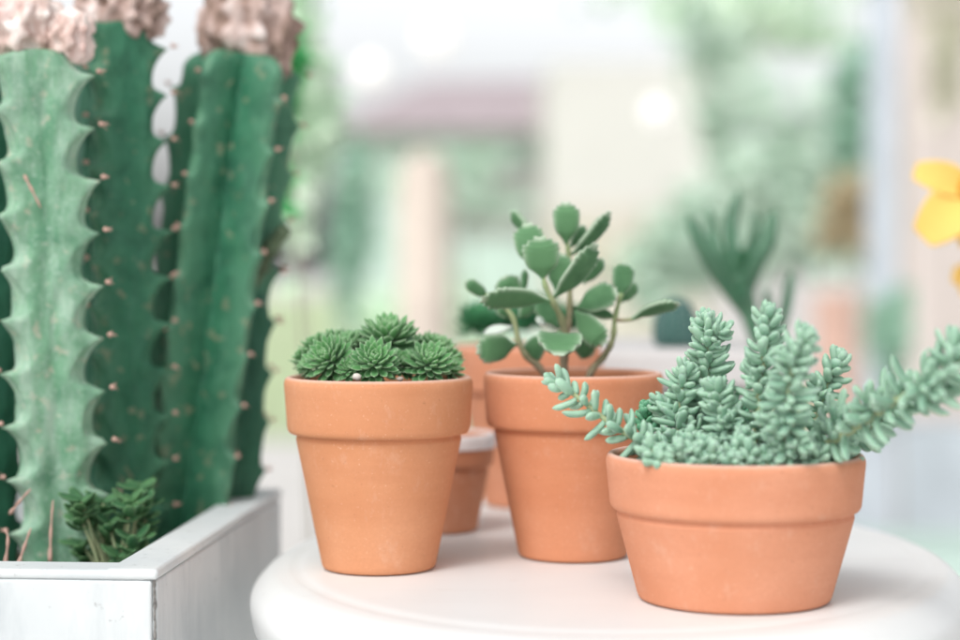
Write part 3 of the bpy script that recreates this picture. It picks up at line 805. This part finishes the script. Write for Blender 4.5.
shrub(462, 190, 7.5, 44, 24, 'mist', 'pale bush in front of the grey-green shed', 15, 500)
shrub(640, 262, 7.0, 60, 22, 'cream', 'cream flowering bush before the white house', 16, 700)
shrub(720, 90, 8.0, 34, 70, 'mist', 'tall thin misty shrub at the right corner of the white house', 17, 500)
shrub(945, 40, 5.6, 22, 90, 'cream', 'pale climber with cream blossom on the pink wall', 19, 500)
shrub(700, 250, 5.0, 50, 45, 'mist', 'low misty green bush left of the wide misty tree', 5, 1200)
shrub(862, 110, 5.0, 26, 60, 'dim', 'dark green climber beside the blue-grey post', 6, 700)
shrub(890, 340, 4.0, 16, 60, 'dim', 'dark teal shrub low behind the right stem of the sedum', 7, 600)
shrub(420, 320, 12, 60, 26, 'mint', 'yellow green bush on the lawn behind the cream post', 8, 900)
shrub(850, 215, 4.8, 22, 36, 'tan', 'tan dried shrub in front of the blue-grey post', 9, 500)

def block(name, label, cat, px0, px1, py0, D, depth, mat, bottom=0.0, rz=0):
    a, b = P(px0, py0, D), P(px1, py0, D)
    root = empty(name, ((a.x + b.x) / 2, D, 0), label, cat)
    mb = MB(); box(mb, ((a.x + b.x) / 2, D + depth / 2, (a.z + bottom) / 2), b.x - a.x, depth, a.z - bottom, rz)
    mb.build('wall' if cat != 'post' else 'shaft', mat, root, False, .01)
    return root, a, b
# cream post with a rounded head
c = P(425, 320, 5); mb = MB(); r0 = W(27, 5); zt = P(425, 150, 5).z
o = empty('garden_post', (c.x, 5, 0), 'cream rounded post standing blurred above the rosettes', 'post')
lathe(mb, smooth_profile([(r0, 0, 0), (r0, zt - .06, .03), (r0 * .6, zt - .01, .03), (0, zt, 0)], 6), (c.x, 5, 0), 32); mb.build('shaft', plain('cream', (.64, .56, .49), .7), o)
# shed with mauve roof
DH = 15; a, b = P(345, 135, DH), P(560, 135, DH)
hut = empty('garden_shed', ((a.x + b.x) / 2, DH, 0), 'grey-green garden shed with a low mauve grey roof, far and blurred', 'shed')
mb = MB(); box(mb, ((a.x + b.x) / 2, DH + 1, a.z / 2), b.x - a.x - .3, 2.0, a.z); mb.build('wall', plain('shed_wall', (.54, .66, .62), .8), hut, False)
mb = MB(); rz_ = P(500, 68, DH).z
x0, x1 = a.x - .15, b.x + .15; xm0, xm1 = P(420, 0, DH).x, P(560, 0, DH).x
mb.add([(x0, DH - .3, a.z + .01), (x1, DH - .3, a.z + .01), (x1, DH + 2.3, a.z + .01), (x0, DH + 2.3, a.z + .01), (xm0, DH + 1, rz_), (xm1, DH + 1, rz_ + .02)], [(0, 1, 5, 4), (2, 3, 4, 5), (1, 2, 5), (3, 0, 4), (0, 3, 2, 1)])
mb.build('roof', plain('roof_mauve', (.42, .36, .38), .8), hut, False)
w0, w1 = P(455, 165, DH - .06), P(545, 235, DH - .06)
mb = MB(); box(mb, ((w0.x + w1.x) / 2, DH - .01, (w0.z + w1.z) / 2), w1.x - w0.x, .05, w0.z - w1.z); mb.build('window', plain('dark_glass', (.34, .34, .33), .3), hut, False)
# white building
r_, a, b = block('white_house', 'white rendered house wall with a beige lower band in the middle distance', 'house', 548, 712, 62, 13, 3, plain('white_render', (.66, .65, .62), .8, .2, .05, 1.2))
mb = MB(); zz = P(600, 205, 12.9).z; box(mb, ((a.x + b.x) / 2, 12.97, zz / 2), b.x - a.x + .02, .05, zz); mb.build('plinth_band', plain('beige_band', (.62, .58, .52), .8), r_, False)
# blue-grey post, pink wall
block('steel_post', 'tall blue-grey square post left of the yellow flower', 'post', 874, 902, -260, 4.2, .06, plain('bluegrey', (.50, .55, .60), .6))
r_, a, b = block('pink_wall', 'pale pink plastered wall behind the yellow flower', 'wall', 904, 1250, -300, 6.5, .3, plain('pink_plaster', (.64, .575, .54), .85, .2, .06, 2))
c0, c1 = P(812, 290, 5.6), P(862, 290, 5.6)
mb = MB(); rr = (c1.x - c0.x) / 2
lathe(mb, smooth_profile([(rr * .7, 0.001, 0), (rr * .85, c0.z * .5, .1), (rr * 1.0, c0.z, .02), (rr * .8, c0.z - .02, .01), (0, c0.z - .05, 0)]), ((c0.x + c1.x) / 2, 5.6, 0), 40)
tag(mb.build('tall_clay_jar', plain('clay_far', (.66, .44, .36), .8), loc=((c0.x + c1.x) / 2, 5.6, 0)), 'tall pinkish clay jar blurred behind the right of the sedum', 'jar')
# low mint box and blue crate on the ground to the right
c0, c1 = P(835, 560, 2.6), P(1100, 560, 2.6)
mb = MB(); box(mb, ((c0.x + c1.x) / 2, 2.75, c0.z / 2 + .0005), c1.x - c0.x, .3, c0.z); tag(mb.build('mint_crate', plain('mint_paint', (.50, .64, .58), .7), smooth=False, bevel=.01, loc=((c0.x + c1.x) / 2, 2.75, 0)), 'mint green box on the ground beyond the right edge of the table', 'crate')
c0, c1 = P(850, 430, 4.6), P(1000, 430, 4.6)
mb = MB(); box(mb, ((c0.x + c1.x) / 2, 4.8, c0.z / 2 + .0005), c1.x - c0.x, .3, c0.z); tag(mb.build('grey_bench', plain('bench_blue', (.50, .56, .60), .7), smooth=False, bevel=.01, loc=((c0.x + c1.x) / 2, 4.8, 0)), 'blue-grey box bench behind the low pot on the right', 'bench')
# glowing white globes on cords, added to stand in for blurred sun glints
for px, py, D, rp, lab in ((371, 72, 3.2, 17, 'small white glowing globe added as a sun glint left of the shed roof'), (657, 112, 3.4, 14, 'small white glowing globe added as a sun glint before the white house'), (436, 38, 3.6, 20, 'larger bluish white glowing globe added as a sun glint nearest to the shed roof')):
    c = P(px, py, D); r0 = W(rp, D)
    root = empty('glint_globe', c, lab, 'glint', 'glowing globes added as sun glints in the garden')
    mb = MB(); ico(mb, c, (r0, r0, r0), .5, 24, 14)
    gm = N('glint_glow', .3, .5); gm.base((.80, .79, .77)); gm.b.inputs['Emission Color'].default_value = (1, .97, .92, 1); gm.b.inputs['Emission Strength'].default_value = .35
    mb.build('globe', gm.m, root)
    mb = MB(); tube(mb, [c + Vector((0, 0, r0 * .98)), c + Vector((0, 0, 1.6))], lambda t: .0008, 6); mb.build('cord', gm.m, root)

# ------------------------------------------------------------------ light, sky, camera
w = bpy.data.worlds.new('World'); scene.world = w; w.use_nodes = True
nt = w.node_tree; bg = nt.nodes['Background']
sky = nt.nodes.new('ShaderNodeTexSky'); sky.sky_type = 'NISHITA'; sky.sun_disc = False
SE, SR = rad(50), rad(207)
sky.sun_elevation = SE; sky.sun_rotation = SR
sky.air_density = 1.0; sky.dust_density = 5.0; sky.ozone_density = 1.0
hs = nt.nodes.new('ShaderNodeHueSaturation'); hs.inputs['Saturation'].default_value = .14; hs.inputs['Value'].default_value = 1.0
nt.links.new(sky.outputs[0], hs.inputs['Color'])
# bright overcast haze that thickens towards the horizon
tc = nt.nodes.new('ShaderNodeTexCoord'); sx = nt.nodes.new('ShaderNodeSeparateXYZ'); nt.links.new(tc.outputs['Generated'], sx.inputs[0])
mr = nt.nodes.new('ShaderNodeMapRange'); nt.links.new(sx.outputs['Z'], mr.inputs[0]); mr.interpolation_type = 'SMOOTHSTEP'
mr.inputs[1].default_value = .12; mr.inputs[2].default_value = .55; mr.inputs[3].default_value = 2.1; mr.inputs[4].default_value = .94
vm = nt.nodes.new('ShaderNodeVectorMath'); vm.operation = 'SCALE'; nt.links.new(hs.outputs[0], vm.inputs[0]); nt.links.new(mr.outputs[0], vm.inputs['Scale'])
nt.links.new(vm.outputs[0], bg.inputs[0])
bg.inputs[1].default_value = .15
sun = bpy.data.lights.new('sun', 'SUN'); sun.energy = 1.05; sun.angle = rad(16); sun.color = (1, .975, .945)
so = bpy.data.objects.new('sun', sun); col.objects.link(so)
az = SR
dv = Vector((math.sin(az) * math.cos(SE), math.cos(az) * math.cos(SE), math.sin(SE)))
so.rotation_euler = (-dv).to_track_quat('-Z', 'Y').to_euler()
so.location = (0, 0, 5)

cam = bpy.data.cameras.new('camera'); co = bpy.data.objects.new('camera', cam); col.objects.link(co)
co.location = (0, 0, ZC); co.rotation_euler = (math.pi / 2 - PITCH, 0, 0)
cam.sensor_width = 36; cam.lens = F / 960 * 36; cam.clip_start = .02; cam.clip_end = 600
cam.dof.use_dof = True; cam.dof.focus_distance = .738; cam.dof.aperture_fstop = 3.9
scene.camera = co
scene.render.resolution_x = 1024; scene.render.resolution_y = 683
scene.view_settings.view_transform = 'Standard'; scene.view_settings.look = 'None'
scene.view_settings.exposure = 0; scene.view_settings.gamma = 1
scene.cycles.use_denoising = True
scene.cycles.max_bounces = 8
